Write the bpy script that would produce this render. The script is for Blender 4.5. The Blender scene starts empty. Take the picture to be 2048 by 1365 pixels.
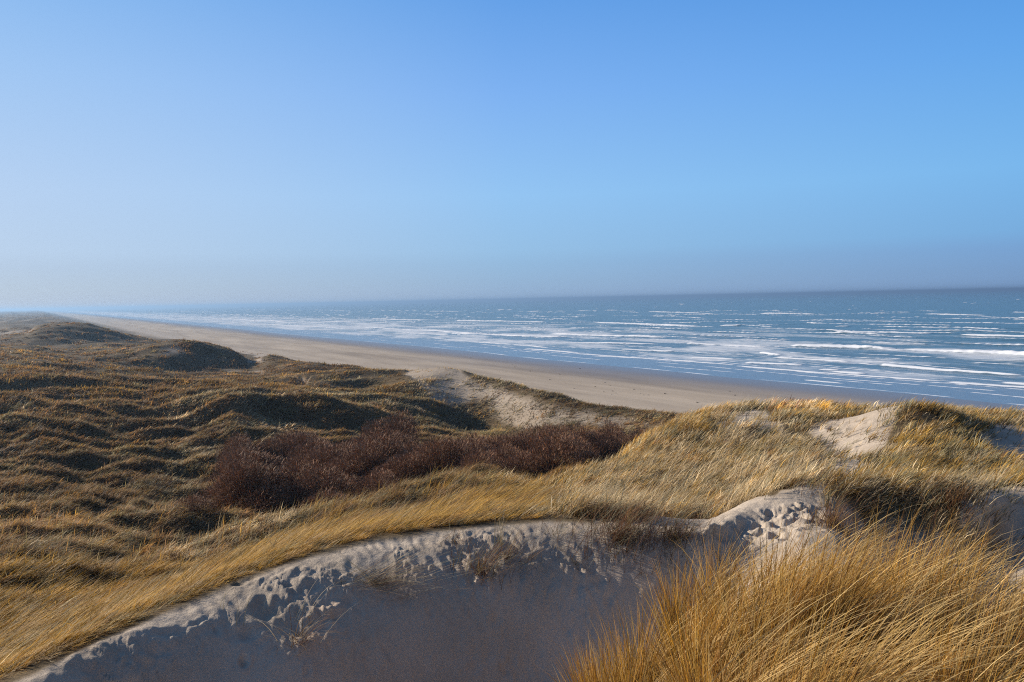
import bpy, math, random
import numpy as np
from mathutils import Matrix, Vector
R = math.radians
random.seed(7)
rng = np.random.default_rng(11)
SC = bpy.context.scene
COL = SC.collection

# ------------------------------------------------------------------ camera
EYE = 18.0
F = 1577.0                     # focal length in photo pixels (2048 wide)
PITCH, ROLL = R(3.02), R(-1.2)
cam = bpy.data.cameras.new("camera")
cam.sensor_width = 36.0
cam.lens = 36.0 * F / 2048.0
cam.clip_start, cam.clip_end = 0.05, 200000.0
camo = bpy.data.objects.new("camera", cam)
CM = Matrix.Rotation(R(90) - PITCH, 4, 'X') @ Matrix.Rotation(ROLL, 4, 'Z')
camo.matrix_world = Matrix.Translation((0, 0, EYE)) @ CM
COL.objects.link(camo)
SC.camera = camo
CR = np.array(CM.to_3x3())

# ------------------------------------------------------------------ light
SUN_AZ, SUN_EL = R(-64), R(20)          # azimuth from +Y towards +X
world = bpy.data.worlds.new("World")
SC.world = world
world.use_nodes = True
wn, wl = world.node_tree.nodes, world.node_tree.links
wn.clear()
def lin(c):
    return tuple((v / 255 / 12.92 if v <= 10.3 else ((v / 255 + .055) / 1.055) ** 2.4) for v in c)
sky = wn.new("ShaderNodeTexSky")
sky.sky_type = 'NISHITA'
sky.sun_disc = False
sky.sun_elevation = SUN_EL
sky.sun_rotation = SUN_AZ
sky.altitude = 0
sky.air_density, sky.dust_density, sky.ozone_density = 1.0, 0.25, 2.2
# sea air: a clear blue sky that turns milky towards the sun and near the horizon
def wmath(op, a, b=None, clamp=False):
    t = wn.new("ShaderNodeMath"); t.operation = op; t.use_clamp = clamp
    for sck, v in zip(t.inputs, (a, b)):
        if v is None: continue
        if isinstance(v, bpy.types.NodeSocket): wl.new(v, sck)
        else: sck.default_value = v
    return t.outputs[0]
wtc = wn.new("ShaderNodeTexCoord"); wsep = wn.new("ShaderNodeSeparateXYZ")
wl.new(wtc.outputs['Generated'], wsep.inputs[0])
SKY_STOPS = [0, .022, .045, .062, .13, .25, .36, .62, 1]
SKY_LEFT  = [(186,196,213), (184,200,218), (182,202,226), (186,208,234), (182,208,240), (160,198,242), (130,181,238), (92,130,184), (84,108,148)]
SKY_MID   = [(154,180,212), (150,182,215), (148,186,222), (150,192,230), (148,197,243), (126,178,242), (98,159,231), (78,116,172), (80,102,140)]
SKY_RIGHT = [(128,162,205), (122,160,205), (120,164,213), (120,174,224), (122,184,238), (100,167,236), (80,148,224), (70,108,166), (74,96,134)]
SKY_BACK  = [(118,124,130), (118,124,130), (114,122,132), (112,120,132), (106,116,132), (96,108,128), (84,98,122), (60,78,108), (50,70,104)]
elev = wmath('MAXIMUM', wsep.outputs[2], 0.0)
def wramp(cols):
    t = wn.new("ShaderNodeValToRGB"); e = t.color_ramp.elements
    t.color_ramp.interpolation = 'EASE' if False else 'LINEAR'
    for k, (p, c) in enumerate(zip(SKY_STOPS, cols)):
        x = e[0] if k == 0 else (e[len(e) - 1] if k == len(cols) - 1 else e.new(p))
        x.position = p; x.color = (*lin(c), 1)
    wl.new(wmath('POWER', elev, 1.0), t.inputs[0]); return t.outputs[0]
hx, hy = math.sin(SUN_AZ), math.cos(SUN_AZ)
hl_ = wmath('SQRT', wmath('ADD', wmath('MULTIPLY', wsep.outputs[0], wsep.outputs[0]), wmath('MULTIPLY', wsep.outputs[1], wsep.outputs[1])))
g_ = wmath('DIVIDE', wmath('ADD', wmath('MULTIPLY', wsep.outputs[0], hx), wmath('MULTIPLY', wsep.outputs[1], hy)), wmath('MAXIMUM', hl_, .001))
def wmap(v, a, b):
    t = wn.new("ShaderNodeMapRange"); t.inputs[1].default_value = a; t.inputs[2].default_value = b; t.clamp = True
    t.interpolation_type = 'LINEAR'; wl.new(v, t.inputs[0]); return t.outputs[0]
def wmix(f, a, b):
    t = wn.new("ShaderNodeMix"); t.data_type = 'RGBA'; t.clamp_factor = True
    if isinstance(f, float): t.inputs[0].default_value = f
    else: wl.new(f, t.inputs[0])
    wl.new(a, t.inputs[6]); wl.new(b, t.inputs[7]); return t.outputs[2]
sk = wmix(wmap(g_, -.9, -.12), wramp(SKY_BACK), wramp(SKY_RIGHT))
sk = wmix(wmap(g_, -.12, .44), sk, wramp(SKY_MID))
sk = wmix(wmap(g_, .44, .86), sk, wramp(SKY_LEFT))
nsc = wn.new("ShaderNodeVectorMath"); nsc.operation = 'SCALE'; nsc.inputs['Scale'].default_value = .10
wl.new(sky.outputs[0], nsc.inputs[0])
skm = wmix(.97, nsc.outputs[0], sk)
bg = wn.new("ShaderNodeBackground")
bg.inputs['Strength'].default_value = 0.755
wo = wn.new("ShaderNodeOutputWorld")
wl.new(skm, bg.inputs['Color'])
wl.new(bg.outputs[0], wo.inputs['Surface'])

sun = bpy.data.lights.new("sun", 'SUN')
sun.energy = 5.0
sun.angle = R(0.55)
sun.color = (1.0, 0.885, 0.73)
suno = bpy.data.objects.new("sun", sun)
SD = Vector((math.sin(SUN_AZ) * math.cos(SUN_EL), math.cos(SUN_AZ) * math.cos(SUN_EL), math.sin(SUN_EL)))
suno.rotation_euler = SD.to_track_quat('Z', 'Y').to_euler()
COL.objects.link(suno)

SC.view_settings.view_transform = 'Standard'
SC.view_settings.look = 'None'
SC.view_settings.exposure = 0.42
SC.view_settings.gamma = 1.0
SC.render.engine = 'CYCLES'
SC.cycles.use_denoising = False
SC.cycles.use_adaptive_sampling = False
SC.cycles.denoising_prefilter = 'ACCURATE'
SC.cycles.filter_width = 1.1
SC.cycles.max_bounces = 6
SC.cycles.diffuse_bounces = 3
SC.cycles.transmission_bounces = 4
SC.cycles.volume_bounces = 0
SC.cycles.transparent_max_bounces = 8
SC.cycles.sample_clamp_indirect = 4.0

# ------------------------------------------------------------------ helpers
def ray(px, py):
    """direction of the photo pixel in the world (vectorised)"""
    px, py = np.broadcast_arrays(np.asarray(px, float), np.asarray(py, float))
    d = np.stack([(px - 1024) / F, -(py - 682.5) / F, -np.ones_like(px)], -1)
    return d @ CR.T

def ground_at(px, py, z=0.0):
    d = ray(px, py)
    t = (z - EYE) / d[..., 2]
    return d[..., 0] * t, d[..., 1] * t

def to_px(x, y, z):
    p = np.stack([x, y, z - EYE], -1) @ CR
    w = np.maximum(-p[..., 2], 1e-3)
    return 1024 + F * p[..., 0] / w, 682.5 - F * p[..., 1] / w

def hashed(ix, iy, seed):
    h = (ix.astype(np.int64) * 374761393 + iy.astype(np.int64) * 668265263 + seed * 974634777) & 0xFFFFFFFF
    h = ((h ^ (h >> 13)) * 1274126177) & 0xFFFFFFFF
    h = (h ^ (h >> 16)) & 0xFFFFFFFF
    return h.astype(np.float64) / 4294967295.0

def noise(x, y, seed=0):
    """gradient noise, about -0.7 .. 0.7"""
    x, y = np.broadcast_arrays(np.asarray(x, float), np.asarray(y, float))
    ix, iy = np.floor(x), np.floor(y)
    fx, fy = x - ix, y - iy
    ux, uy = fx * fx * fx * (fx * (fx * 6 - 15) + 10), fy * fy * fy * (fy * (fy * 6 - 15) + 10)
    out = 0
    for ox in (0, 1):
        for oy in (0, 1):
            a = hashed(ix + ox, iy + oy, seed) * 2 * np.pi
            g = np.cos(a) * (fx - ox) + np.sin(a) * (fy - oy)
            out = out + g * (ux if ox else 1 - ux) * (uy if oy else 1 - uy)
    return out

def fbm(x, y, oct=4, seed=0, gain=0.5):
    s, a = 0, 1.0
    for k in range(oct):
        s = s + a * noise(x * 2.03 ** k + 17.3 * k, y * 2.03 ** k - 9.1 * k, seed + k)
        a *= gain
    return s

def sst(x, a, b):
    t = np.clip((x - a) / (b - a), 0, 1)
    return t * t * (3 - 2 * t)

def pchip(xs, ys, xq):
    """monotone cubic through (xs, ys); 1-D"""
    xs, ys = np.asarray(xs, float), np.asarray(ys, float)
    h = np.diff(xs); d = np.diff(ys) / h
    m = np.zeros_like(ys)
    for i in range(1, len(xs) - 1):
        if d[i - 1] * d[i] > 0:
            w1, w2 = 2 * h[i] + h[i - 1], h[i] + 2 * h[i - 1]
            m[i] = (w1 + w2) / (w1 / d[i - 1] + w2 / d[i])
    m[0], m[-1] = d[0], d[-1]
    xq = np.clip(xq, xs[0], xs[-1])
    i = np.clip(np.searchsorted(xs, xq, side='right') - 1, 0, len(xs) - 2)
    t = (xq - xs[i]) / h[i]
    return ((1 + 2 * t) * (1 - t) ** 2 * ys[i] + t * (1 - t) ** 2 * h[i] * m[i]
            + t * t * (3 - 2 * t) * ys[i + 1] + t * t * (t - 1) * h[i] * m[i + 1])

def tag(o, label=None, cat=None, group=None, kind=None):
    if label: o['label'] = label
    if cat: o['category'] = cat
    if group: o['group'] = group
    if kind: o['kind'] = kind
    return o

def mesh_from(name, verts, quads=None, tris=None, mat=None, colors=None, smooth=False, attrs=None):
    me = bpy.data.meshes.new(name)
    nq = 0 if quads is None else len(quads)
    nt = 0 if tris is None else len(tris)
    me.vertices.add(len(verts))
    me.vertices.foreach_set('co', np.ascontiguousarray(verts, np.float32).ravel())
    idx = []
    if nq: idx.append(np.asarray(quads, np.int32).ravel())
    if nt: idx.append(np.asarray(tris, np.int32).ravel())
    idx = np.concatenate(idx)
    me.loops.add(len(idx))
    me.loops.foreach_set('vertex_index', idx)
    me.polygons.add(nq + nt)
    starts = np.concatenate([np.arange(nq) * 4, nq * 4 + np.arange(nt) * 3]).astype(np.int32)
    me.polygons.foreach_set('loop_start', starts)
    if smooth:
        me.polygons.foreach_set('use_smooth', np.ones(nq + nt, bool))
    me.update(calc_edges=True)
    if colors is not None:
        a = me.attributes.new('Col', 'FLOAT_COLOR', 'POINT')
        c = np.ones((len(verts), 4), np.float32); c[:, :3] = colors
        a.data.foreach_set('color', c.ravel())
    for k, v in (attrs or {}).items():
        a = me.attributes.new(k, 'FLOAT', 'POINT')
        a.data.foreach_set('value', np.ascontiguousarray(v, np.float32).ravel())
    if mat: me.materials.append(mat)
    return me

def link(name, me, parent=None):
    o = bpy.data.objects.new(name, me)
    COL.objects.link(o)
    if parent: o.parent = parent
    return o

def material(name):
    m = bpy.data.materials.new(name)
    m.use_nodes = True
    n, l = m.node_tree.nodes, m.node_tree.links
    return m, n, l, n['Principled BSDF']

# ------------------------------------------------------------------ land form
CD = np.array([math.sin(R(-31.0)), math.cos(R(-31.0))])       # along the coast
CN = np.array([CD[1], -CD[0]])                                 # towards the sea
def coast(x, y):
    return x * CD[0] + y * CD[1], x * CN[0] + y * CN[1]        # s, p

SHORE = 130.0
def beach_z(x, y):
    s, p = coast(x, y)
    sh = SHORE + 3.0 * noise(s / 90, 0.5, 31) + 1.2 * noise(s / 28, 2.5, 32)
    z = np.where(p < sh, (sh - p) * 0.014, (sh - p) * 0.02)
    z = z + 0.10 * noise(s / 60, p / 14, 33) * sst(sh - p, 4, 25) + 0.9 * sst(-p, -72, -56)
    return z

# ridge lines across the view: (photo px, photo py | None, distance, height if hidden)
V = lambda px, py, r: ('v', px, py, r)
Z = lambda px, r, z: ('z', px, z, r)
LINES = [
 [Z(-900,.7,16.4), Z(3000,.7,16.4)],
 [Z(-900,3,15.0), Z(0,3,14.9), Z(800,3,15.1), Z(1150,3,15.75), Z(1500,3,15.95), Z(2048,3,15.85), Z(3000,3,15.6)],
 [Z(-900,3.8,14.0), Z(0,4.2,13.7), Z(600,4.6,13.8), Z(950,5.0,14.3), Z(1200,5,15.1), Z(1350,5.6,15.45), Z(1600,6,15.6), Z(1850,6.2,15.55), Z(2048,6.2,15.5), Z(3000,6,15.2)],
 [Z(-900,4.5,13.3), Z(60,5.1,13.4), Z(300,5.5,13.4), Z(600,6.0,13.45), Z(900,6.8,13.55), Z(1130,7.6,13.75), Z(1400,8.6,14.05), Z(1470,8.9,14.5), Z(1540,9.1,14.88), Z(1620,9.4,15.1), Z(1700,9.6,15.0), Z(1790,9.8,14.4), Z(1930,9.8,13.6), Z(2100,10,14.0), Z(2300,10.5,14.7), Z(3000,10,14.8)],
 [Z(-900,5.5,14.2), Z(60,6.1,14.36), Z(300,6.95,14.48), Z(600,7.75,14.74), Z(900,8.8,14.8), Z(1130,9.7,14.78), Z(1300,9.9,14.7), Z(1400,9.8,14.45), Z(1500,10.6,14.78), Z(1600,11.6,14.95), Z(1660,12.1,14.9), Z(1760,12.4,14.4), Z(1930,12.2,14.05), Z(2048,13,14.28), Z(2250,13,14.9), Z(3000,14,15.0)],
 [Z(-900,6.2,14.5), V(60,1365,7.1), V(180,1305,7.6), V(300,1255,8), V(450,1188,8.5), V(600,1130,9), V(740,1092,9.5), V(900,1066,10), V(1130,1048,10.5), V(1300,1054,10.5), V(1395,1066,10.4), V(1500,1020,11.6), V(1640,976,13), V(1800,982,13.2), V(1880,990,13.1), V(1940,1004,13), V(2048,984,14), Z(2250,14.5,14.85), Z(3000,15,15.0)],
 [Z(-900,10,12.6), V(0,1330,10), V(60,1310,11), V(300,1215,12), V(600,1096,13), V(900,1046,14), V(1130,1027,14.5), V(1400,1030,15), V(1640,955,16.5), V(1800,955,17), V(1930,980,17), V(2048,950,18), Z(3000,19,14.0)],
 [Z(-900,21,10), V(0,1150,22), V(300,1157,22), V(600,1075,23), V(900,1010,23), V(1000,1006,19.5), V(1060,1004,17.5), V(1130,976,20), V(1200,950,22), V(1300,920,23), V(1400,915,23), V(1640,890,23), V(1800,870,24), V(2048,890,24), Z(3000,26,13.5)],
 [Z(-900,36,8), V(0,1040,38), V(300,1040,38), V(600,1030,38), V(900,960,40), Z(1060,34,9.6), Z(1130,29,11.2), Z(1200,27,12.0), V(1300,880,27), V(1370,846,30), V(1480,818,33), V(1600,811,34), V(1700,812,34), V(1850,822,32), V(2048,836,31), Z(3000,30,13)],
 [Z(-900,50,7), V(0,960,50), V(300,970,50), V(600,950,50), V(900,915,52), V(1100,912,52), Z(1200,50,7), Z(1300,46,7), Z(1480,48,7.5), Z(1700,50,7), Z(2048,50,6.5), Z(3000,50,6)],
 [Z(-900,66,7), V(0,870,66), V(300,880,66), V(450,868,64), V(560,868,66.5), V(700,876,67.5), V(900,893,66), V(1100,893,63), V(1300,892,60), Z(1400,59,4.5), Z(1700,68,3.2), Z(3000,68,3)],
 [Z(-900,85,9), V(0,790,85), V(300,802,85), V(450,794,77), V(560,792,76), V(700,814,75), V(830,846,78), V(950,860,82), V(1100,862,74), V(1290,866,67), Z(1450,64,3), Z(1700,75,2.2), Z(3000,75,2)],
 [Z(-900,105,9), V(0,742,105), V(300,752,105), V(400,766,105), V(600,766,105), V(700,762,103), V(780,754,103), V(880,742,101), V(950,756,95), V(1000,766,91), V(1100,792,83), V(1200,817,77), V(1290,830,73), V(1370,842,70), Z(1500,72,2.5), Z(1700,88,1.8), Z(3000,90,1.5)],
 [Z(-900,130,9), V(0,722,130), V(200,734,136), V(300,742,142), V(400,744,149), V(500,744,148), V(600,737,133), V(690,738,134), V(760,748,133), Z(880,122,4), Z(1000,114,2.0), Z(1300,95,1.9), Z(3000,115,1)],
 [Z(-900,165,9), V(0,706,165), V(150,716,165), V(250,706,165), V(320,692,165), V(380,686,165), V(450,698,165), V(505,722,165), V(540,712,165), V(600,723,165), Z(700,160,4.2), Z(800,155,2.4), Z(1000,150,1.5), Z(3000,150,.5)],
 [Z(-900,210,9), V(0,690,240), V(80,692,246), V(150,693,248), V(250,692,245), Z(380,205,5), Z(500,205,2.6), Z(650,200,1.6), Z(3000,200,.3)],
 [Z(-900,270,9), V(0,680,270), V(40,674,270), V(80,656,270), V(130,648,270), V(170,651,270), V(200,658,270), V(250,672,270), V(310,686,265), Z(400,260,2), Z(600,260,1), Z(3000,260,0)],
 [Z(-900,400,9), Z(0,400,8.6), Z(80,400,7), Z(180,400,4), Z(300,400,1.6), Z(500,400,1), Z(3000,400,0)],
]
def theta_of(px):
    d = ray(px, 600.0)
    return np.arctan2(d[..., 0], d[..., 1])

def knots_at(th):
    """for each azimuth: distances and heights of every line"""
    rr, zz = [], []
    for L in LINES:
        ts, rs, zs = [], [], []
        for kind, px, a, r in L:
            if kind == 'v':
                d = ray(px, a)
                h = math.hypot(d[0], d[1])
                ts.append(math.atan2(d[0], d[1])); zs.append(EYE + d[2] / h * r)
            else:
                ts.append(float(theta_of(px))); zs.append(a)
            rs.append(r)
        rr.append(pchip(ts, rs, th)); zz.append(pchip(ts, zs, th))
    return np.stack(rr), np.stack(zz)

NT, NR = 1500, 1500
# azimuth samples: fine inside the view, coarse behind
thf = np.linspace(R(-42), R(42), NT - 160)
th_axis = np.concatenate([np.linspace(R(-180), R(-42), 81)[:-1], thf, np.linspace(R(42), R(180), 81)[1:]])
NT = len(th_axis)
r_axis = np.exp(np.linspace(math.log(0.7), math.log(420.0), NR))
lr_axis = np.log(r_axis)

def base_grid():
    kr, kz = knots_at(th_axis)
    H = np.empty((NT, NR))
    for i in range(NT):
        H[i] = pchip(np.log(kr[:, i]), kz[:, i], lr_axis)
    return H
H = base_grid()
TH, RR = np.meshgrid(th_axis, r_axis, indexing='ij')
GX, GY = RR * np.sin(TH), RR * np.cos(TH)

def far_dune(x, y):
    s, p = coast(x, y)
    h = 6.6 + 4.5 * fbm(s / 70, p / 35, 3, 51)
    h = h * sst(-p, -58, -8) + 1.2
    return h

def smooth_land(x, y, h):
    s, p = coast(x, y)
    bz = beach_z(x, y)
    w = sst(p, 62, 78)
    h = h * (1 - w) + bz * w
    r = np.hypot(x, y)
    wf = sst(r, 300, 410)
    fd = np.where(p < 70, np.maximum(far_dune(x, y), np.minimum(bz, 2.2)), bz)
    fd = fd * (1 - w) + bz * w
    return h * (1 - wf) + fd * wf

H = smooth_land(GX, GY, H)
PX0, PY0 = to_px(GX, GY, H)

# ------------------------------------------------------------------ where the sand is bare (photo outlines, laid on the land)
def inpoly(px, py, poly):
    n = len(poly); ins = np.zeros(px.shape, bool)
    j = n - 1
    for i in range(n):
        xi, yi = poly[i]; xj, yj = poly[j]
        c = ((yi > py) != (yj > py)) & (px < (xj - xi) * (py - yi) / ((yj - yi) or 1e-9) + xi)
        ins ^= c
        j = i
    return ins
CREST_R = np.array([pchip(*zip(*[(float(theta_of(p[1])) if p[0] == 'z' else float(np.arctan2(*ray(p[1], p[2])[:2])), p[3]) for p in LINES[5]]), np.array([t]))[0] for t in th_axis])
def crest_r(th): return np.interp(th, th_axis, CREST_R)

SAND = [   # polygon, rmin, rmax, bareness
 ([(1130,1080),(1200,1040),(1400,1040),(1450,1010),(1530,985),(1610,962),(1660,965),(1640,1000),(1630,1100),(1500,1160),(1300,1160)], 8, 13.6, 1.0),
 ([(1400,850),(1450,822),(1530,822),(1570,850),(1580,880),(1520,868),(1440,872)], 22, 40, .95),
 ([(1610,862),(1640,842),(1750,835),(1790,822),(1850,826),(1825,850),(1760,880),(1735,900),(1740,975),(1650,1000),(1590,995),(1630,900),(1650,880)], 14, 40, .97),
 ([(1690,800),(1750,808),(1790,822),(1740,830),(1700,815)], 25, 40, .95),
 ([(1980,840),(2048,850),(2200,860),(2200,950),(2048,930),(1990,925),(1960,880)], 15, 40, .95),
 ([(1930,1010),(1990,975),(2200,960),(2200,1060),(1960,1060)], 9, 16.5, 1.0),
 ([(800,750),(850,738),(885,733),(915,745),(960,770),(1010,782),(1060,804),(1090,826),(1040,815),(960,800),(900,812),(860,800),(840,775)], 60, 110, .8),
 ([(960,785),(1060,800),(1120,825),(1140,850),(1060,868),(1020,850),(980,830)], 60, 110, .6),
 ([(580,775),(600,764),(622,765),(600,775),(585,785)], 70, 120, .9),
 ([(500,712),(520,712),(530,722),(500,724)], 140, 200, .95),
 ([(310,700),(350,693),(370,706),(330,712)], 140, 200, .6),
 ([(440,735),(530,738),(530,750),(440,748)], 100, 150, .5),
 ([(1050,995),(1080,995),(1085,1008),(1055,1010)], 12, 22, 1.0),
 ([(560,960),(640,960),(650,1000),(570,1000)], 35, 70, .5),
 ([(470,850),(540,830),(560,860),(500,885)], 60, 90, .35),
 ([(1100,1020),(1300,1045),(1290,1060),(1120,1040)], 11, 16, .35),
 ([(1100,815),(1250,835),(1330,858),(1290,868),(1180,855),(1120,845)], 60, 100, .55),
 ([(0,660),(60,655),(70,668),(0,672)], 270, 400, .5),
]
def bareness(x, y, z):
    px, py = to_px(x, y, z)
    r = np.hypot(x, y); th = np.arctan2(x, y)
    k = 48.0 * np.clip(14 / np.maximum(r, 4), .25, 1)
    sc = np.maximum(r, 4) * .05
    jx = px + k * fbm(x / sc, y / sc, 4, 71, .65); jy = py + .55 * k * fbm(x / sc + 40, y / sc, 4, 72, .65)
    b = np.zeros_like(px)
    for poly, r0, r1, v in SAND:
        b = np.maximum(b, v * (inpoly(jx, jy, poly) & (r > r0) & (r < r1)))
    # the shaded blow-out and its rim
    cr = crest_r(th)
    blow = (r < cr + .12 + .1 * fbm(x * 1.5, y * 1.5, 2, 73)) & (jx < 1400)
    fg = fg_mask(x, y, z)
    b = np.maximum(b, (blow & ~fg) * 1.0)
    right = (r < cr - .5) & (jx >= 1400) & ~fg
    b = np.maximum(b, right * .93)
    s, p = coast(x, y)
    edge = np.where(r > 60, 60 + 5 * fbm(s / 12, p / 12, 2, 74), 66)
    b = np.where((p > edge) & (np.abs(th) < 2.5), 1.0, b)
    return b
FGP = [(980,1500),(1060,1400),(1160,1345),(1300,1290),(1400,1245),(1500,1190),(1620,1160),(1750,1155),(1900,1150),(2048,1140),(2400,1120),(2600,2600),(800,2600)]
def fg_mask(x, y, z):
    px, py = to_px(x, y, z)
    r = np.hypot(x, y); th = np.arctan2(x, y)
    return (r < 7.6) & (r > .9) & inpoly(px, py, FGP) & (np.abs(th) < 1.2)

BARE = bareness(GX, GY, H)
# soften the sheet a little so that grass litter fades into sand
BS = BARE.copy()
for _ in range(7):
    BS[1:-1, 1:-1] = (BS[1:-1, 1:-1] * 2 + BS[:-2, 1:-1] + BS[2:, 1:-1] + BS[1:-1, :-2] + BS[1:-1, 2:]) / 6

# ------------------------------------------------------------------ bumps, footprints
S0, P0 = coast(GX, GY)
veg = (1 - BS) * (P0 < 72)
# tussocky hummocks under grass, bigger in the hollow
amp = np.interp(RR, [0, 9, 14, 19, 30, 60, 85, 110, 160, 420], [0.04, 0.05, .14, 1.0, 2.1, 2.2, 1.5, 1.1, .9, .9])
rightdry = sst(GX / np.maximum(RR, .1), -.02, .14) * (RR < 66)
amp = amp * (1 - .93 * rightdry)
amp = amp * (1 - .65 * sst(GX / np.maximum(RR, .1), -.12, -.04) * (RR > 52) * (RR < 130))
u, v = GX * .94 + GY * .34, -GX * .34 + GY * .94
bil = lambda a, b, sd: .42 - np.abs(noise(a, b, sd)) * 1.5
hum = ((.55 * bil(u / 5.2, v / 3.8, 91) + .25 * bil(u / 2.2 + 3, v / 1.5, 92)) * sst(-RR, -100, -55) + .62 * bil(u / 10 + 5, v / 6, 96) * sst(RR, 35, 75) + .3 * noise(u / 5, v / 4, 93)) + .3 * fbm(u / 11.0, v / 7.0, 2, 95) * sst(RR, 18, 30)
H = H + veg * 1.5 * noise(u / 26 + 9, v / 13, 99) * sst(RR, 58, 85) * (1 - sst(TH, R(-12), R(-6)) ) * sst(-P0, -58, -40)
HUM = hum
H = H + veg * amp * hum * (P0 < 70)
# local mounds on the right-hand dune
def mound(px, py, r, h, sx, sy=None):
    global H
    d = ray(px, py); th = math.atan2(d[0], d[1])
    cx, cy = r * math.sin(th), r * math.cos(th)
    H = H + h * np.exp(-((GX - cx) / sx) ** 2 - ((GY - cy) / (sy or sx)) ** 2)
mound(1800, 850, 26.5, .4, 1.6, 1.8)
mound(1880, 850, 25.5, .35, 1.6, 2.0)
mound(1670, 880, 23, -.35, .9, 3.0)
mound(2030, 880, 24, -.5, 1.2, 2.5)
mound(1440, 850, 27, .3, 2.0, 2.0)
mound(885, 742, 99, .35, 7, 6)
# wind-packed, trampled sand on the rim and hump
sandy = BS * (RR < 16)
rim = np.exp(-((RR - (crest_r(TH) - .9)) / 1.1) ** 2)
wxx, wyy = GX + .25 * noise(GX * 3, GY * 3, 131), GY + .25 * noise(GX * 3, GY * 3, 132)
clod = sst(fbm(wxx * 5.0, wyy * 6.2, 4, 133, .62), .0, .22) * sst(fbm(GX * 1.1, GY * 1.1, 2, 134), -.1, .25)
clod = clod * (.5 + fbm(wxx * 9, wyy * 9, 2, 135))
tr = sst(fbm(GX * .8, GY * .8, 2, 101), -.15, .25)
lump = np.abs(fbm(GX * 2.6, GY * 2.6, 4, 103, .6))
H = H + sandy * rim * clod * .027
H = H + sandy * (rim * tr * (.06 * lump - .02) + .035 * np.abs(fbm(GX * 5.5, GY * 5.5, 3, 104)) * rim * tr + .014 * fbm(GX * 5, GY * 5, 3, 105) + .006 * np.sin((GX * .9 + GY * .45 + .25 * fbm(GX * 1.3, GY * 1.3, 2, 141)) * 2 * np.pi / .17) * sst(fbm(GX * .8 + 7, GY * .8, 2, 142), -.15, .2) + .05 * fbm(GX * .9, GY * .9, 2, 107))
# footprints
def hollow(cx, cy, a, ln, w, dep):
    global H
    i0, i1 = np.searchsorted(th_axis, [math.atan2(cx, cy) - .12, math.atan2(cx, cy) + .12])
    r0 = math.hypot(cx, cy)
    j0, j1 = np.searchsorted(r_axis, [r0 - .6, r0 + .6])
    X, Y = GX[i0:i1, j0:j1] - cx, GY[i0:i1, j0:j1] - cy
    ca, sa = math.cos(a), math.sin(a)
    U, W = (X * ca + Y * sa) / ln, (-X * sa + Y * ca) / w
    q = U * U + W * W + .5 * noise(X * 7 + cx * 3, Y * 7, 111)
    H[i0:i1, j0:j1] += dep * (-1.1 * np.exp(-q * 1.6) + .4 * np.exp(-((np.sqrt(np.maximum(q, 0)) - 1.45) / .4) ** 2))
def at_ground(px, py, rlo=3.0, rhi=60.0):
    d = ray(px, py); h = math.hypot(d[0], d[1]); th = math.atan2(d[0], d[1])
    i = int(np.argmin(abs(th_axis - th)))
    j0, j1 = np.searchsorted(r_axis, [rlo, rhi])
    zz = EYE + d[2] / h * r_axis[j0:j1]
    hit = np.nonzero(H[i, j0:j1] >= zz)[0]
    j = j0 + (hit[0] if len(hit) else int(np.argmin(abs(H[i, j0:j1] - zz))))
    return GX[i, j], GY[i, j], H[i, j]
for k in range(14):            # trail along the rim
    t = k / 25
    px = 190 + 1000 * t + random.uniform(-25, 25)
    py = np.interp(px, [60, 300, 450, 600, 740, 900, 1130], [1365, 1255, 1188, 1130, 1092, 1066, 1048]) + random.uniform(12, 150) * (1 - .35 * t)
    gx, gy, gz = at_ground(px, py)
    hollow(gx, gy, random.uniform(.3, 1.1), random.uniform(.06, .2), random.uniform(.04, .12), random.uniform(.01, .035))
for k in range(60):            # dug-over hump
    px = random.uniform(1430, 1640)
    py = np.interp(px, [1400, 1500, 1640], [1066, 1020, 976]) + random.uniform(22, 80)
    gx, gy, gz = at_ground(px, py)
    hollow(gx, gy, random.uniform(0, 3), random.uniform(.07, .16), random.uniform(.05, .11), random.uniform(.025, .05))
for k in range(40):            # path on the far dune
    px, py = random.choice([(1700, 850), (1680, 880), (1665, 910), (1670, 940), (1640, 870)])
    gx, gy, gz = at_ground(px + random.uniform(-30, 30), py + random.uniform(-15, 15), 14, 40)
    hollow(gx, gy, random.uniform(0, 3), random.uniform(.15, .3), random.uniform(.1, .2), random.uniform(.03, .05))
for k in range(24):
    gx, gy, gz = at_ground(random.uniform(350, 1250), random.uniform(1160, 1350))
    hollow(gx, gy, random.uniform(0, 3), random.uniform(.04, .12), random.uniform(.03, .06), random.uniform(.012, .03))

LT0, LR0 = lr_axis[0], lr_axis[1] - lr_axis[0]
def grid_lookup(A, x, y):
    th = np.arctan2(x, y); r = np.hypot(x, y)
    ti = np.interp(th, th_axis, np.arange(NT))
    ri = np.clip((np.log(np.maximum(r, .71)) - LT0) / LR0, 0, NR - 1.001)
    ti = np.clip(ti, 0, NT - 1.001)
    i, j = ti.astype(int), ri.astype(int)
    a, b = ti - i, ri - j
    return (A[i, j] * (1 - a) * (1 - b) + A[i + 1, j] * a * (1 - b) + A[i, j + 1] * (1 - a) * b + A[i + 1, j + 1] * a * b)
def land(x, y): return grid_lookup(H, x, y)

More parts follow.
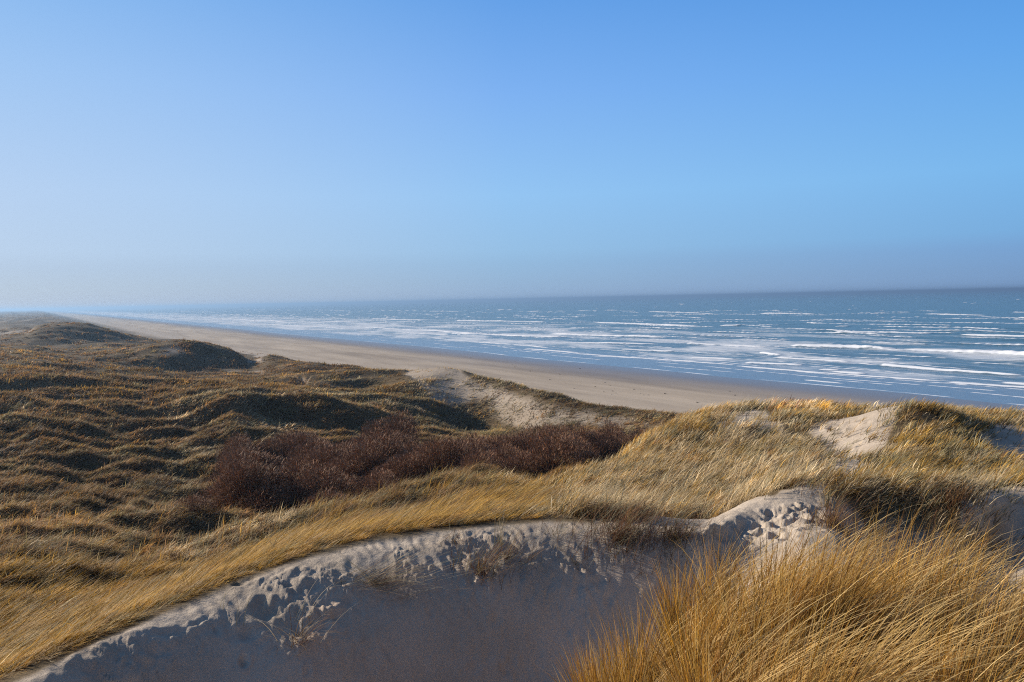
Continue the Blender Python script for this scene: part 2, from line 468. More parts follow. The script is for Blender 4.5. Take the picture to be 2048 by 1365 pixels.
# ------------------------------------------------------------------ materials for the ground
def ground_material():
    m, n, l, b = material("sand_and_litter")
    b.inputs['Roughness'].default_value = 0.95
    b.inputs['Specular IOR Level'].default_value = 0.15
    bare = n.new("ShaderNodeAttribute"); bare.attribute_name = 'bare'
    wet = n.new("ShaderNodeAttribute"); wet.attribute_name = 'wet'
    tc = n.new("ShaderNodeTexCoord")
    def nz(scale, detail=5, rough=.6, vec=None):
        t = n.new("ShaderNodeTexNoise"); t.inputs['Scale'].default_value = scale
        t.inputs['Detail'].default_value = detail; t.inputs['Roughness'].default_value = rough
        l.new(vec or tc.outputs['Object'], t.inputs['Vector']); return t.outputs['Fac']
    def ramp(fac, stops):
        t = n.new("ShaderNodeValToRGB"); e = t.color_ramp.elements
        e[0].position, e[0].color = stops[0][0], (*stops[0][1], 1)
        e[1].position, e[1].color = stops[-1][0], (*stops[-1][1], 1)
        for p, c in stops[1:-1]:
            x = e.new(p); x.color = (*c, 1)
        l.new(fac, t.inputs['Fac']); return t.outputs['Color']
    def mix(f, a, c, mode='MIX'):
        t = n.new("ShaderNodeMix"); t.data_type = 'RGBA'; t.blend_type = mode
        for s, v in ((t.inputs[0], f), (t.inputs[6], a), (t.inputs[7], c)):
            if hasattr(v, 'is_linked') or isinstance(v, bpy.types.NodeSocket): l.new(v, s)
            else: s.default_value = v
        return t.outputs[2]
    dry = ramp(nz(1.3, 8, .7), [(.3, (.40, .325, .245)), (.55, (.52, .43, .335)), (.75, (.58, .49, .385))])
    spk = ramp(nz(90, 3, .7), [(.32, (.45, .42, .40)), (.42, (1, 1, 1))])
    dry = mix(.7, dry, spk, 'MULTIPLY')
    mpw = n.new("ShaderNodeMapping"); mpw.inputs['Rotation'].default_value = (0, 0, R(-59.0)); mpw.inputs['Scale'].default_value = (.06, .012, 1)
    mpw.vector_type = 'TEXTURE'; mpw.inputs['Scale'].default_value = (9, 60, 1); mpw.inputs['Rotation'].default_value = (0, 0, R(31.0))
    l.new(tc.outputs['Object'], mpw.inputs['Vector'])
    beach = ramp(nz(1.0, 5, .62, mpw.outputs['Vector']), [(.32, (.34, .27, .20)), (.5, (.47, .38, .28)), (.66, (.57, .465, .345))])
    tint = n.new("ShaderNodeAttribute"); tint.attribute_name = 'shade_tint'
    dry = mix(tint.outputs['Fac'], dry, ramp(nz(1.1, 6, .6), [(.3, (.52, .40, .295)), (.7, (.63, .49, .37))]))  # shade tone painted into the sand: paler, warmer colour on the shaded face
    fm = n.new("ShaderNodeAttribute"); fm.attribute_name = 'beach'
    dry = mix(fm.outputs['Fac'], dry, beach)
    litter = ramp(nz(6.0, 6, .7), [(.3, (.07, .05, .026)), (.55, (.15, .105, .055)), (.75, (.24, .17, .09))])
    c = mix(bare.outputs['Fac'], litter, dry)
    c = mix(wet.outputs['Fac'], c, (.20, .165, .135, 1))
    l.new(c, b.inputs['Base Color'])
    mr = n.new("ShaderNodeMapRange"); mr.inputs[3].default_value = .95; mr.inputs[4].default_value = .30
    l.new(wet.outputs['Fac'], mr.inputs[0]); l.new(mr.outputs[0], b.inputs['Roughness'])
    mr2 = n.new("ShaderNodeMapRange"); mr2.inputs[3].default_value = .1; mr2.inputs[4].default_value = .5
    l.new(wet.outputs['Fac'], mr2.inputs[0]); l.new(mr2.outputs[0], b.inputs['Specular IOR Level'])
    bp = n.new("ShaderNodeBump"); bp.inputs['Strength'].default_value = .8; bp.inputs['Distance'].default_value = .03
    l.new(nz(14, 8, .72), bp.inputs['Height']); l.new(bp.outputs[0], b.inputs['Normal'])
    return m
GM = ground_material()

def grid_quads(nu, nv, wrap=False):
    i, j = np.meshgrid(np.arange(nu - 1), np.arange(nv - 1), indexing='ij')
    a = i * nv + j
    return np.stack([a, a + nv, a + nv + 1, a + 1], -1).reshape(-1, 4)

S1, P1 = coast(GX, GY)
wetg = sst(beach_z(GX, GY), .50, .02) * (P1 > 80)
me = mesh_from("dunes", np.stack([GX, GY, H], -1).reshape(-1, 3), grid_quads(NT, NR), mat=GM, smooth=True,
               attrs={'shade_tint': sst(crest_r(TH) - RR + .9 * fbm(GX * .7, GY * .7, 3, 121), .5, 1.5) * (1 - sst(TH, R(9), R(14))), 'bare': BS, 'wet': wetg, 'beach': sst(P1, 60, 70)})
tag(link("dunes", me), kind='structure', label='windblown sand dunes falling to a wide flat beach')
# patch under the camera's feet
a = np.linspace(0, 2 * np.pi, 65)[:-1]
vv = np.concatenate([np.stack([.72 * np.cos(a), .72 * np.sin(a), np.full(64, 16.39)], -1), [[0, 0, 16.4]]])
tt = np.stack([np.arange(64), (np.arange(64) + 1) % 64, np.full(64, 64)], -1)
# far land beyond the fine sheet
tf = np.concatenate([np.linspace(-np.pi, R(-42), 60)[:-1], np.linspace(R(-42), R(42), 900), np.linspace(R(42), np.pi, 60)[1:]])
rf = np.exp(np.linspace(math.log(415), math.log(45000), 420))
T2, R2 = np.meshgrid(tf, rf, indexing='ij')
X2, Y2 = R2 * np.sin(T2), R2 * np.cos(T2)
s2, p2 = coast(X2, Y2)
h2 = smooth_land(X2, Y2, np.zeros_like(X2))
h2 = np.where(p2 > 300, np.maximum(h2, -3), h2) - .01
h2 = np.where(p2 < -600, 3.0, h2)
me = mesh_from("coast_land", np.stack([X2, Y2, h2], -1).reshape(-1, 3), grid_quads(len(tf), len(rf)), mat=GM, smooth=True,
               attrs={'bare': np.clip(sst(p2, 48, 60) + .3 * sst(fbm(s2 / 40, p2 / 20, 3, 61), .1, .4), 0, 1), 'wet': sst(beach_z(X2, Y2), .50, .02) * (p2 > 80), 'beach': sst(p2, 60, 70)})
tag(link("coast_land", me), kind='structure', label='beach and foredunes running off into the haze')
me = mesh_from("viewpoint_ground", vv, tris=tt, mat=GM, attrs={'bare': np.ones(65), 'wet': np.zeros(65), 'beach': np.zeros(65)})
tag(link("viewpoint_ground", me), kind='structure', label='sand at the photographer\'s feet')

# ------------------------------------------------------------------ sea
def sea_material():
    m, n, l, b = material("sea_water")
    tc = n.new("ShaderNodeTexCoord")
    fo = n.new("ShaderNodeAttribute"); fo.attribute_name = 'foam'
    la = n.new("ShaderNodeAttribute"); la.attribute_name = 'lace'
    sh = n.new("ShaderNodeAttribute"); sh.attribute_name = 'shallow'
    mp = n.new("ShaderNodeMapping"); mp.vector_type = 'TEXTURE'
    mp.inputs['Rotation'].default_value = (0, 0, R(31.0)); mp.inputs['Scale'].default_value = (1.0, 3.4, 1)
    l.new(tc.outputs['Object'], mp.inputs['Vector'])
    def nz(scale, detail, rough):
        t = n.new("ShaderNodeTexNoise"); t.inputs['Scale'].default_value = scale
        t.inputs['Detail'].default_value = detail; t.inputs['Roughness'].default_value = rough
        l.new(mp.outputs[0], t.inputs['Vector']); return t.outputs['Fac']
    def mth(op, a, c, d=None, clamp=False):
        t = n.new("ShaderNodeMath"); t.operation = op; t.use_clamp = clamp
        for s, v in zip(t.inputs, (a, c, d)):
            if v is None: continue
            if isinstance(v, bpy.types.NodeSocket): l.new(v, s)
            else: s.default_value = v
        return t.outputs[0]
    fine = nz(1.1, 7, .72)
    # torn edges of the breakers and the thin lace of spent foam
    f1 = mth('MULTIPLY_ADD', mth('SUBTRACT', mth('ADD', fo.outputs['Fac'], mth('MULTIPLY', mth('SUBTRACT', fine, .5), 1.0)), .30), 3.2, 0.0, True)
    lace = mth('MULTIPLY', mth('SUBTRACT', mth('ADD', la.outputs['Fac'], mth('MULTIPLY', mth('SUBTRACT', nz(.55, 8, .7), .5), 2.2)), .5), 1.6, None, True)
    f2 = mth('MULTIPLY', lace, .62)
    fac = mth('MAXIMUM', f1, f2)
    cm = n.new("ShaderNodeMix"); cm.data_type = 'RGBA'
    l.new(sh.outputs['Fac'], cm.inputs[0]); cm.inputs[6].default_value = (.062, .118, .114, 1); cm.inputs[7].default_value = (.17, .23, .29, 1)
    l.new(cm.outputs[2], b.inputs['Base Color'])
    b.inputs['Roughness'].default_value = .22
    b.inputs['IOR'].default_value = 1.33
    b.inputs['Specular IOR Level'].default_value = .36
    bp = n.new("ShaderNodeBump"); bp.inputs['Strength'].default_value = .8; bp.inputs['Distance'].default_value = .35
    l.new(nz(.55, 6, .6), bp.inputs['Height']); l.new(bp.outputs[0], b.inputs['Normal'])
    d = n.new("ShaderNodeBsdfDiffuse"); d.inputs['Color'].default_value = (.90, .91, .92, 1)
    mx = n.new("ShaderNodeMixShader")
    l.new(fac, mx.inputs[0]); l.new(b.outputs[0], mx.inputs[1]); l.new(d.outputs[0], mx.inputs[2])
    l.new(mx.outputs[0], n['Material Output'].inputs['Surface'])
    return m
ta = np.concatenate([np.linspace(R(-33.5), R(38), 1500), np.linspace(R(38), R(150), 120)[1:]])
ra = np.concatenate([1 / np.linspace(1 / 96., 1 / 1400., 820), np.exp(np.linspace(math.log(1405), math.log(60000), 110))])
T3, R3 = np.meshgrid(ta, ra, indexing='ij')
X3, Y3 = R3 * np.sin(T3), R3 * np.cos(T3)
s3, p3 = coast(X3, Y3)
# breakers seen in the photograph: ends in photo pixels, width across (m), height (m)
BREAK = [
 (1045,624,1278,621,5,.7),(1300,624,1430,628,5,.7),(1520,628,1630,629,6,.9),(1355,609,1395,609,7,1.1),(985,620,1025,620,6,1.),
 (905,642,1095,645,4,.8),(1185,646,1400,654,3.6,.9),(1440,652,1480,652,3.5,.9),(1850,629,1975,632,4.5,.9),(2030,637,2200,640,4.5,.9),
 (1670,654,1697,654,3,.8),(1660,667,1865,668,2.8,.9),(1915,672,2200,680,3.0,1.),(900,668,1130,676,2.2,.7),(1100,668,1335,677,2.4,.8),
 (1575,693,1800,700,2.6,1.1),(1790,700,2300,724,2.6,1.1),(1120,685,1320,690,1.5,.5),(1370,688,1540,695,1.7,.6),(1240,700,1350,704,1.2,.4),
 (1380,716,1470,720,1.2,.35),(1518,706,1562,711,1.3,.5),(1550,716,1700,726,1.2,.4),(1755,732,1885,741,1.6,.6),(1720,729,1745,730,1.4,.5),
 (1840,738,2048,752,1.3,.45),(1490,726,1605,732,1.4,.4),(1635,740,1680,742,1.2,.4),(1665,744,1735,749,1.2,.35),(1870,758,1890,759,1.0,.4),
 (1050,698,1160,707,1.1,.25),(1140,707,1480,731,.8,.22),(1470,732,1640,746,.75,.22),(1480,734,1890,764,.8,.22),(1880,765,2300,792,.9,.25),(2000,767,2200,778,1.3,.4),
 (1610,760,1690,768,.8,.1),(1180,712,1400,723,.7,.1),(960,684,1100,696,.8,.2),(860,676,1010,690,.8,.2),
 (740,638,860,642,3.5,.7),(620,620,700,622,6,.7),(745,621,935,624,5,.7),(680,633,700,630,4,1.),(430,629,560,632,6,.6),(720,655,960,668,2.0,.6),
 (420,637,585,645,4,.5),(530,650,700,657,2.4,.45),(350,624,440,625,9,.6),(490,620,580,620,8,.6),(620,643,690,645,3,.5),(790,665,900,670,1.5,.4),
]
foam = np.zeros_like(X3); wave = np.zeros_like(X3)
wob = noise(s3 / 14, p3 / 40, 201) * 1.4 + noise(s3 / 4.5, p3 / 20, 202) * .5
for k, (x0, y0, x1, y1, w, hgt) in enumerate(BREAK):
    (xa, ya), (xb, yb) = ground_at(x0, y0), ground_at(x1, y1)
    sa, pa = coast(xa, ya); sb, pb = coast(xb, yb)
    if sa > sb: sa, pa, sb, pb = sb, pb, sa, pa
    near_ = np.nonzero((p3 > min(pa, pb) - .35 * abs(pb - pa) - 5 * w) & (p3 < max(pa, pb) + .35 * abs(pb - pa) + 5 * w) & (s3 > sa - .2 * (sb - sa) - 8) & (s3 < sb + .2 * (sb - sa) + 8))
    S_, Q_, W_ = s3[near_], p3[near_], wob[near_]
    tt_ = (S_ - sa) / (sb - sa)
    pc = pa + (pb - pa) * np.clip(tt_, -.3, 1.3) + W_ * w * .45
    ln = sb - sa; soft = max(2.0, .12 * ln)
    end = sst(S_, sa - soft * .4, sa + soft) * sst(-S_, -sb - soft * .4, -sb + soft)
    q = (Q_ - pc) / (w * 1.25)
    mod = .75 + .7 * noise(S_ / (3 + w), Q_ * 0 + k, 210 + k) + .5 * noise(S_ / 1.6, Q_ / 1.5 + k, 310 + k)
    prof = np.where(q > 0, np.exp(-(q / .55) ** 2), np.exp(-(q / .8) ** 2))
    foam[near_] = np.maximum(foam[near_], end * prof * np.clip(mod + .35, 0, 1.25))
    wave[near_] = np.maximum(wave[near_], hgt * end * np.where(q > 0, np.exp(-(q / 1.1) ** 2), np.exp(-(q / .7) ** 2)))
# smaller broken crests everywhere in the surf
band = sst(p3, 131, 140) * sst(-p3, -620, -230)
ridge = np.zeros_like(X3)
pj, j = 139.0, 0
while pj < 700:
    wj = np.interp(pj, [139, 200, 300, 500, 700], [.8, 1.3, 2.6, 5.5, 8.0])
    Lj = np.interp(pj, [139, 300, 700], [26, 50, 120])
    pr = pj + noise(s3 / 60 + 7 * j, j * 3.1, 401) * np.interp(pj, [139, 700], [5, 40]) + wob * wj * .4
    mk = sst(noise(s3 / Lj + 31.7 * j, j * 1.7, 402), np.interp(pj, [139, 330, 700], [-.14, -.10, .02]), .10) * np.clip(.85 + noise(s3 / 2.3, p3 / 1.2 + j, 403), 0, 1.2)
    q = (p3 - pr) / wj
    f_ = mk * np.exp(-(q / .6) ** 2)
    foam = np.maximum(foam, f_ * np.interp(pj, [139, 300, 700], [.85, .95, .8]))
    ridge = np.maximum(ridge, mk * np.exp(-(q / .9) ** 2))
    pj += np.interp(pj, [139, 200, 300, 700], [5.0, 9, 20, 60]) ; j += 1
cap = sst(noise(s3 / 16, p3 / 9, 222), .49, .58) * sst(p3, 200, 500) * sst(-R3, -6000, -1800) * .9
foam = np.maximum(foam, cap)
# the last thin edge of each swash
shq = SHORE + 3.0 * noise(s3 / 90, 0.5, 31) + 1.2 * noise(s3 / 28, 2.5, 32)
edge = np.exp(-((p3 - shq - .5) / .45) ** 2) * (.55 + .8 * noise(s3 / 9, 1.5, 226))
foam = np.maximum(foam, edge * .95)
lace = (.42 + .75 * sst(fbm(s3 / 60, p3 / 26, 3, 231), -.25, .35)) * sst(-p3, -480, -170) * sst(p3, 137, 165)
lace = lace + .38 * sst(s3, 180, 700) * sst(-p3, -420, -200) * sst(p3, 137, 160)
lace = np.maximum(lace, .5 * sst(-np.abs(p3 - 232 - 10 * noise(s3 / 100, 3.3, 233)), -30, -6) * (.4 + .6 * sst(noise(s3 / 50, p3 / 12, 234), -.3, .3)))
lace = np.maximum(lace, .5 * sst(-np.abs(p3 - 610), -90, -10) * sst(noise(s3 / 150, p3 / 30, 235), -.2, .3))
swell = .55 * noise(s3 / 55, p3 / 12, 241) + .28 * noise(s3 / 18, p3 / 5, 242) + .12 * noise(s3 / 6, p3 / 2.4, 243)
deepw = sst(p3, 134, 190)
ZS = wave * .8 + swell * deepw * sst(-R3, -5000, -800) + .4 * ridge * sst(p3, 140, 260)
ZS = ZS * sst(p3, 130, 138) + .01
qd = grid_quads(len(ta), len(ra))
keep = (p3.ravel()[qd].max(1) > SHORE - 6)
shal = sst(-p3, -175, -134) * .9 + .35 * sst(-p3, -320, -170)
me = mesh_from("sea", np.stack([X3, Y3, ZS], -1).reshape(-1, 3), qd[keep], mat=sea_material(), smooth=True,
               attrs={'foam': foam, 'lace': lace, 'shallow': np.clip(shal, 0, 1)})
tag(link("sea", me), kind='structure', label='grey green sea with rows of white breakers')

# ------------------------------------------------------------------ grass
def grass_material(name, transl=.33, rough=.7):
    m, n, l, b = material(name)
    a = n.new("ShaderNodeAttribute"); a.attribute_name = 'Col'
    l.new(a.outputs['Color'], b.inputs['Base Color'])
    b.inputs['Roughness'].default_value = rough
    b.inputs['Specular IOR Level'].default_value = .25
    t = n.new("ShaderNodeBsdfTranslucent"); l.new(a.outputs['Color'], t.inputs['Color'])
    mx = n.new("ShaderNodeMixShader"); mx.inputs[0].default_value = transl
    l.new(b.outputs[0], mx.inputs[1]); l.new(t.outputs[0], mx.inputs[2])
    l.new(mx.outputs[0], n['Material Output'].inputs['Surface'])
    return m
GRM = grass_material("dry_grass")
TWM = grass_material("twigs", .1)

def blades(bx, by, bz, az, phi0, bend, ln, wd, root, tip, nseg=3, power=1.6, cpow=1.0):
    """ribbon blades; az = direction of lean, phi = tilt from upright"""
    N = len(bx)
    dx, dy = np.sin(az), np.cos(az)
    ws = az + np.pi / 2 + rng.normal(0, .7, N)
    wx, wy = np.sin(ws), np.cos(ws)
    P = np.stack([bx, by, bz], -1)
    verts = np.empty((N, 2 * nseg + 1, 3), np.float32)
    cols = np.empty((N, 2 * nseg + 1, 3), np.float32)
    for k in range(nseg + 1):
        t = k / nseg
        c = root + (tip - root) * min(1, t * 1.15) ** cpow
        if k < nseg:
            w = wd * .5 * (1 - t ** 1.7 * .75)
            off = np.stack([wx * w, wy * w, np.zeros(N)], -1)
            verts[:, 2 * k] = P - off; verts[:, 2 * k + 1] = P + off
            cols[:, 2 * k] = c; cols[:, 2 * k + 1] = c
        else:
            verts[:, 2 * k] = P; cols[:, 2 * k] = c
        ph = phi0 + bend * ((k + .5) / nseg) ** power
        st = ln / nseg
        P = P + np.stack([dx * np.sin(ph) * st, dy * np.sin(ph) * st, np.cos(ph) * st], -1)
    base = (np.arange(N) * (2 * nseg + 1))[:, None]
    q = np.concatenate([base + np.array([2 * k, 2 * k + 1, 2 * k + 3, 2 * k + 2]) for k in range(nseg - 1)], 0) if nseg > 1 else np.zeros((0, 4), int)
    t = base + np.array([2 * nseg - 2, 2 * nseg - 1, 2 * nseg])
    return verts.reshape(-1, 3), q, t, cols.reshape(-1, 3)

def blade_object(name, B, mat, parent=None):
    v, q, t, c = B
    return link(name, mesh_from(name, v, q if len(q) else None, t, mat=mat, colors=c), parent)

def join_blades(parts):
    vs, qs, ts, cs = [], [], [], []; n = 0
    for v, q, t, c in parts:
        vs.append(v); qs.append(q + n); ts.append(t + n); cs.append(c); n += len(v)
    return np.concatenate(vs), np.concatenate(qs), np.concatenate(ts), np.concatenate(cs)

join_blades2 = lambda *p: join_blades(p)
# what can be seen from anywhere near the viewpoint gets full density
tanH = (H - EYE) / RR
run = np.maximum.accumulate(tanH, axis=1)
VIS = (((H + 1.1 - EYE) / RR) >= run).astype(float)

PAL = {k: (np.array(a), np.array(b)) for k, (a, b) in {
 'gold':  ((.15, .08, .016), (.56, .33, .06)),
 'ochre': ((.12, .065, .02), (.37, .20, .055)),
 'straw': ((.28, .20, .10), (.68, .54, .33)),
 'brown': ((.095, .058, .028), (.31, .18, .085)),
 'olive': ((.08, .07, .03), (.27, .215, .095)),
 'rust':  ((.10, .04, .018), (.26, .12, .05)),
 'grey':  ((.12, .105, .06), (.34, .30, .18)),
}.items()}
PN = list(PAL)
PR = np.stack([PAL[k][0] for k in PN]); PT = np.stack([PAL[k][1] for k in PN])

HMM = HUM * np.clip(amp, 0, 1.5)
def region_weights(px, py, r, x, y):
    """mix of grass kinds at a place"""
    W = np.zeros((len(px), len(PN)))
    ix = {k: i for i, k in enumerate(PN)}
    n1 = fbm(x / 7, y / 7, 3, 301); n2 = fbm(x / 3, y / 3, 2, 302)
    left_slope = (r < 21) & (px < 1120)
    cdune = (r < 45) & (px >= 1000) & ~((r > 30) & (px < 1150))
    valley = (~cdune) & (r >= 21 - 5 * (n1 > .08)) & (r < 80)
    for k, v in (('gold', .75), ('ochre', .25), ('olive', .15)): W[left_slope, ix[k]] = v
    f = sst(r, 17, 32) * left_slope
    cd = cdune & ~(left_slope & (px < 1040))
    W[cd] = 0
    top = sst(-py, -850, -800) 
    leftedge = sst(-(px - np.interp(py, [790, 870, 940, 1000], [1480, 1300, 1200, 1060])), -110, -10)
    g = np.clip(np.maximum(top, leftedge), 0, 1)
    W[cd, ix['straw']] = (1 - g[cd]) * .9; W[cd, ix['gold']] = .15 + g[cd] * .38; W[cd, ix['ochre']] = .05 + g[cd] * .2; W[cd, ix['straw']] += g[cd] * .25; W[cd, ix['grey']] = .25
    W[cd, ix['olive']] = .12
    dk = cd & (px > 1650) & (py < 980)
    W[dk, ix['olive']] = .5; W[dk, ix['gold']] = .5; W[dk, ix['straw']] = .25
    W[valley, ix['brown']] = .9 ; W[valley, ix['olive']] = .5 + .7 * (n1[valley] > .1)
    W[valley, ix['ochre']] = .25 + .5 * (n2[valley] > .1); W[valley, ix['grey']] = .05
    pale = valley & (px > 330) & (px < 600) & (n1 > -.12)
    W[pale, ix['straw']] = 1.8; W[pale, ix['grey']] = .8
    pale2 = valley & (px > 560) & (px < 1050) & (py > 985) & (n2 > -.1)
    W[pale2, ix['gold']] = .5; W[pale2, ix['rust']] = .3; W[pale2, ix['grey']] = .3
    e = (r >= 80) & (r < 125) & (px > 640)
    W[e, ix['straw']] = .5; W[e, ix['grey']] = .7; W[e, ix['olive']] = .3; W[e, ix['gold']] = .25
    er = e & (px > 1000) & (n1 > -.05); W[er, ix['brown']] = .7; W[er, ix['straw']] = .35
    e2 = (r >= 72) & (r < 82) & (px > 600); W[e2] = 0; W[e2, ix['olive']] = .7; W[e2, ix['grey']] = .35; W[e2, ix['brown']] = .4
    far = (r >= 80) & ~e
    W[far, ix['brown']] = .9; W[far, ix['ochre']] = .35; W[far, ix['gold']] = .08 + .3 * (n1[far] > .1); W[far, ix['olive']] = .25
    ev = (r >= 88) & (r < 125) & (px > 560) & (px < 830); W[ev, ix['ochre']] = 1.2; W[ev, ix['gold']] = .6; W[ev, ix['straw']] = .1
    hv = grid_lookup(HUM, x, y)
    hil = (r > 21) & ~cdune & ~e
    W[hil & (hv < -.02)] *= .25; W[hil & (hv < -.02), ix['olive']] += .6; W[hil & (hv < -.02), ix['brown']] += .6
    W[hil & (hv > .10), ix['ochre']] += .5; W[hil & (hv > .16), ix['gold']] += .1
    W += .015
    return W / W.sum(1, keepdims=True)

def choose(W):
    c = np.cumsum(W, 1); u = rng.random(len(W))[:, None]
    return np.minimum((u > c).sum(1), W.shape[1] - 1)

def scatter(n_tuft, per, rlo, rhi, th0, th1, frac_fill=.35, spread_k=.017):
    tc_ = rng.uniform(R(th0), R(th1), n_tuft); rc = np.exp(rng.uniform(math.log(rlo), math.log(rhi), n_tuft))
    x, y = rc * np.sin(tc_), rc * np.cos(tc_)
    vis = grid_lookup(VIS, x, y); bare = grid_lookup(BARE, x + rng.normal(0, 1, n_tuft) * .03 * rc, y + rng.normal(0, 1, n_tuft) * .03 * rc)
    ok = (rng.random(n_tuft) < np.where(vis > .5, 1, .3)) & (rng.random(n_tuft) < (1 - bare) ** 1.4)
    z = land(x, y); px, py = to_px(x, y, z)
    ok &= ~fg_mask(x, y, z)
    x, y, z, rc, px, py = [q[ok] for q in (x, y, z, rc, px, py)]
    kind = choose(region_weights(px, py, rc, x, y))
    nt = len(x)
    sz = np.exp(rng.normal(0, .3, nt))
    # blades
    cnt = rng.poisson(per * np.clip(sz, .5, 1.8))
    i = np.repeat(np.arange(nt), cnt); N = len(i)
    spread = np.clip(spread_k * rc[i], .11, 1.1) * sz[i]
    ga, gr = rng.uniform(0, 2 * np.pi, N), np.abs(rng.normal(0, 1, N))
    fill = rng.random(N) < frac_fill
    gr = np.where(fill, gr * 2.4, gr)
    ox, oy = np.sin(ga) * gr * spread * .5, np.cos(ga) * gr * spread * .5
    bx, by = x[i] + ox, y[i] + oy
    r = np.hypot(bx, by)
    bb = grid_lookup(BARE, bx + rng.normal(0, 1, N) * .022 * r, by + rng.normal(0, 1, N) * .022 * r)
    k2 = (rng.random(N) > bb * .97) & ((r - crest_r(np.arctan2(bx, by)) > .35) | (px[i] > 1400)) & (r > 1.2) & (coast(bx, by)[1] < 72)
    bz = land(bx, by)
    # direction: wind from the left plus the tuft opening outward
    wind = R(100) + .5 * noise(bx / 6, by / 6, 311) + .35 * noise(bx / 1.3, by / 1.3, 312)
    lw = np.interp(r, [8, 20, 40, 90, 400], [1.0, .95, .9, .6, .5])
    cright = (px[i] > 1060) & (r < 45)
    wind = np.where(cright, wind + .5 * noise(bx / 2.0, by / 2.0, 313), wind)
    vx = np.sin(wind) * lw + .55 * np.sin(ga) * np.minimum(gr, 2) * .6 + rng.normal(0, .22, N)
    vy = np.cos(wind) * lw + .55 * np.cos(ga) * np.minimum(gr, 2) * .6 + rng.normal(0, .22, N)
    az = np.arctan2(vx, vy)
    L = np.interp(r, [8, 20, 32, 70, 90, 400], [.50, .60, .55, .5, .5, .55]) * sz[i] ** .5 * rng.uniform(.55, 1.2, N)
    L = np.where(cright, L * np.where(px[i] > 1560, .62, .8), L) * np.where(fill, .75, 1)
    wd = np.maximum(.0045, np.interp(r, [20, 40], [.00085, .00068]) * r) * rng.uniform(.6, 1.3, N)
    phi0 = rng.uniform(.15, .75, N); bend = rng.uniform(.5, 1.5, N)
    up = rng.random(N) < np.interp(r, [30, 60, 90, 140], [.03, .0, .05, .06])
    phi0 = np.where(up, rng.uniform(.0, .35, N), phi0); bend = np.where(up, rng.uniform(.1, .6, N), bend)
    dcr = r - crest_r(np.arctan2(bx, by))
    comb = (r < 20) & (px[i] < 1120)
    L = np.where(comb, L * np.interp(dcr, [.3, 3], [.35, 1]), L)
    phi0 = np.where(comb, rng.uniform(.75, 1.25, N), phi0); bend = np.where(comb, rng.uniform(.1, .6, N), bend)
    low = (r >= 20) & ~up & ~cright
    phi0 = np.where(low, rng.uniform(.45, 1.1, N), phi0)
    kb = np.where(rng.random(N) < .22, rng.permutation(kind[i]), kind[i])
    br = np.exp(rng.normal(0, .22, N) + rng.normal(0, .30, nt)[i] + (r > 24) * (.22 + .7 * fbm(bx / 12, by / 9, 3, 351)))[:, None]
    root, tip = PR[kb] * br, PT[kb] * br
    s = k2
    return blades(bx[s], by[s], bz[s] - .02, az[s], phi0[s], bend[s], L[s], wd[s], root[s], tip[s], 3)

TH0, TH1 = -41, 41
near = scatter(17000, 40, 7.5, 30, TH0, TH1, .28, .0125)
tag(blade_object("dune_grass", near, GRM), 'dry marram grass covering the near slopes and the right-hand dune', 'grass', kind='stuff')
mid = scatter(13000, 60, 28, 95, TH0, 14, .3, .016)
mid2 = scatter(2600, 40, 28, 60, 4, TH1, .3, .012)
tag(blade_object("hollow_grass", join_blades([mid, mid2]), GRM), 'brown and straw tussocky grass filling the hollow between the dunes', 'grass', kind='stuff')
fr = scatter(10500, 34, 92, 410, TH0, 20, .4, .012)
tag(blade_object("foredune_grass", fr, GRM), 'ochre grass over the distant seaward dunes', 'grass', kind='stuff')

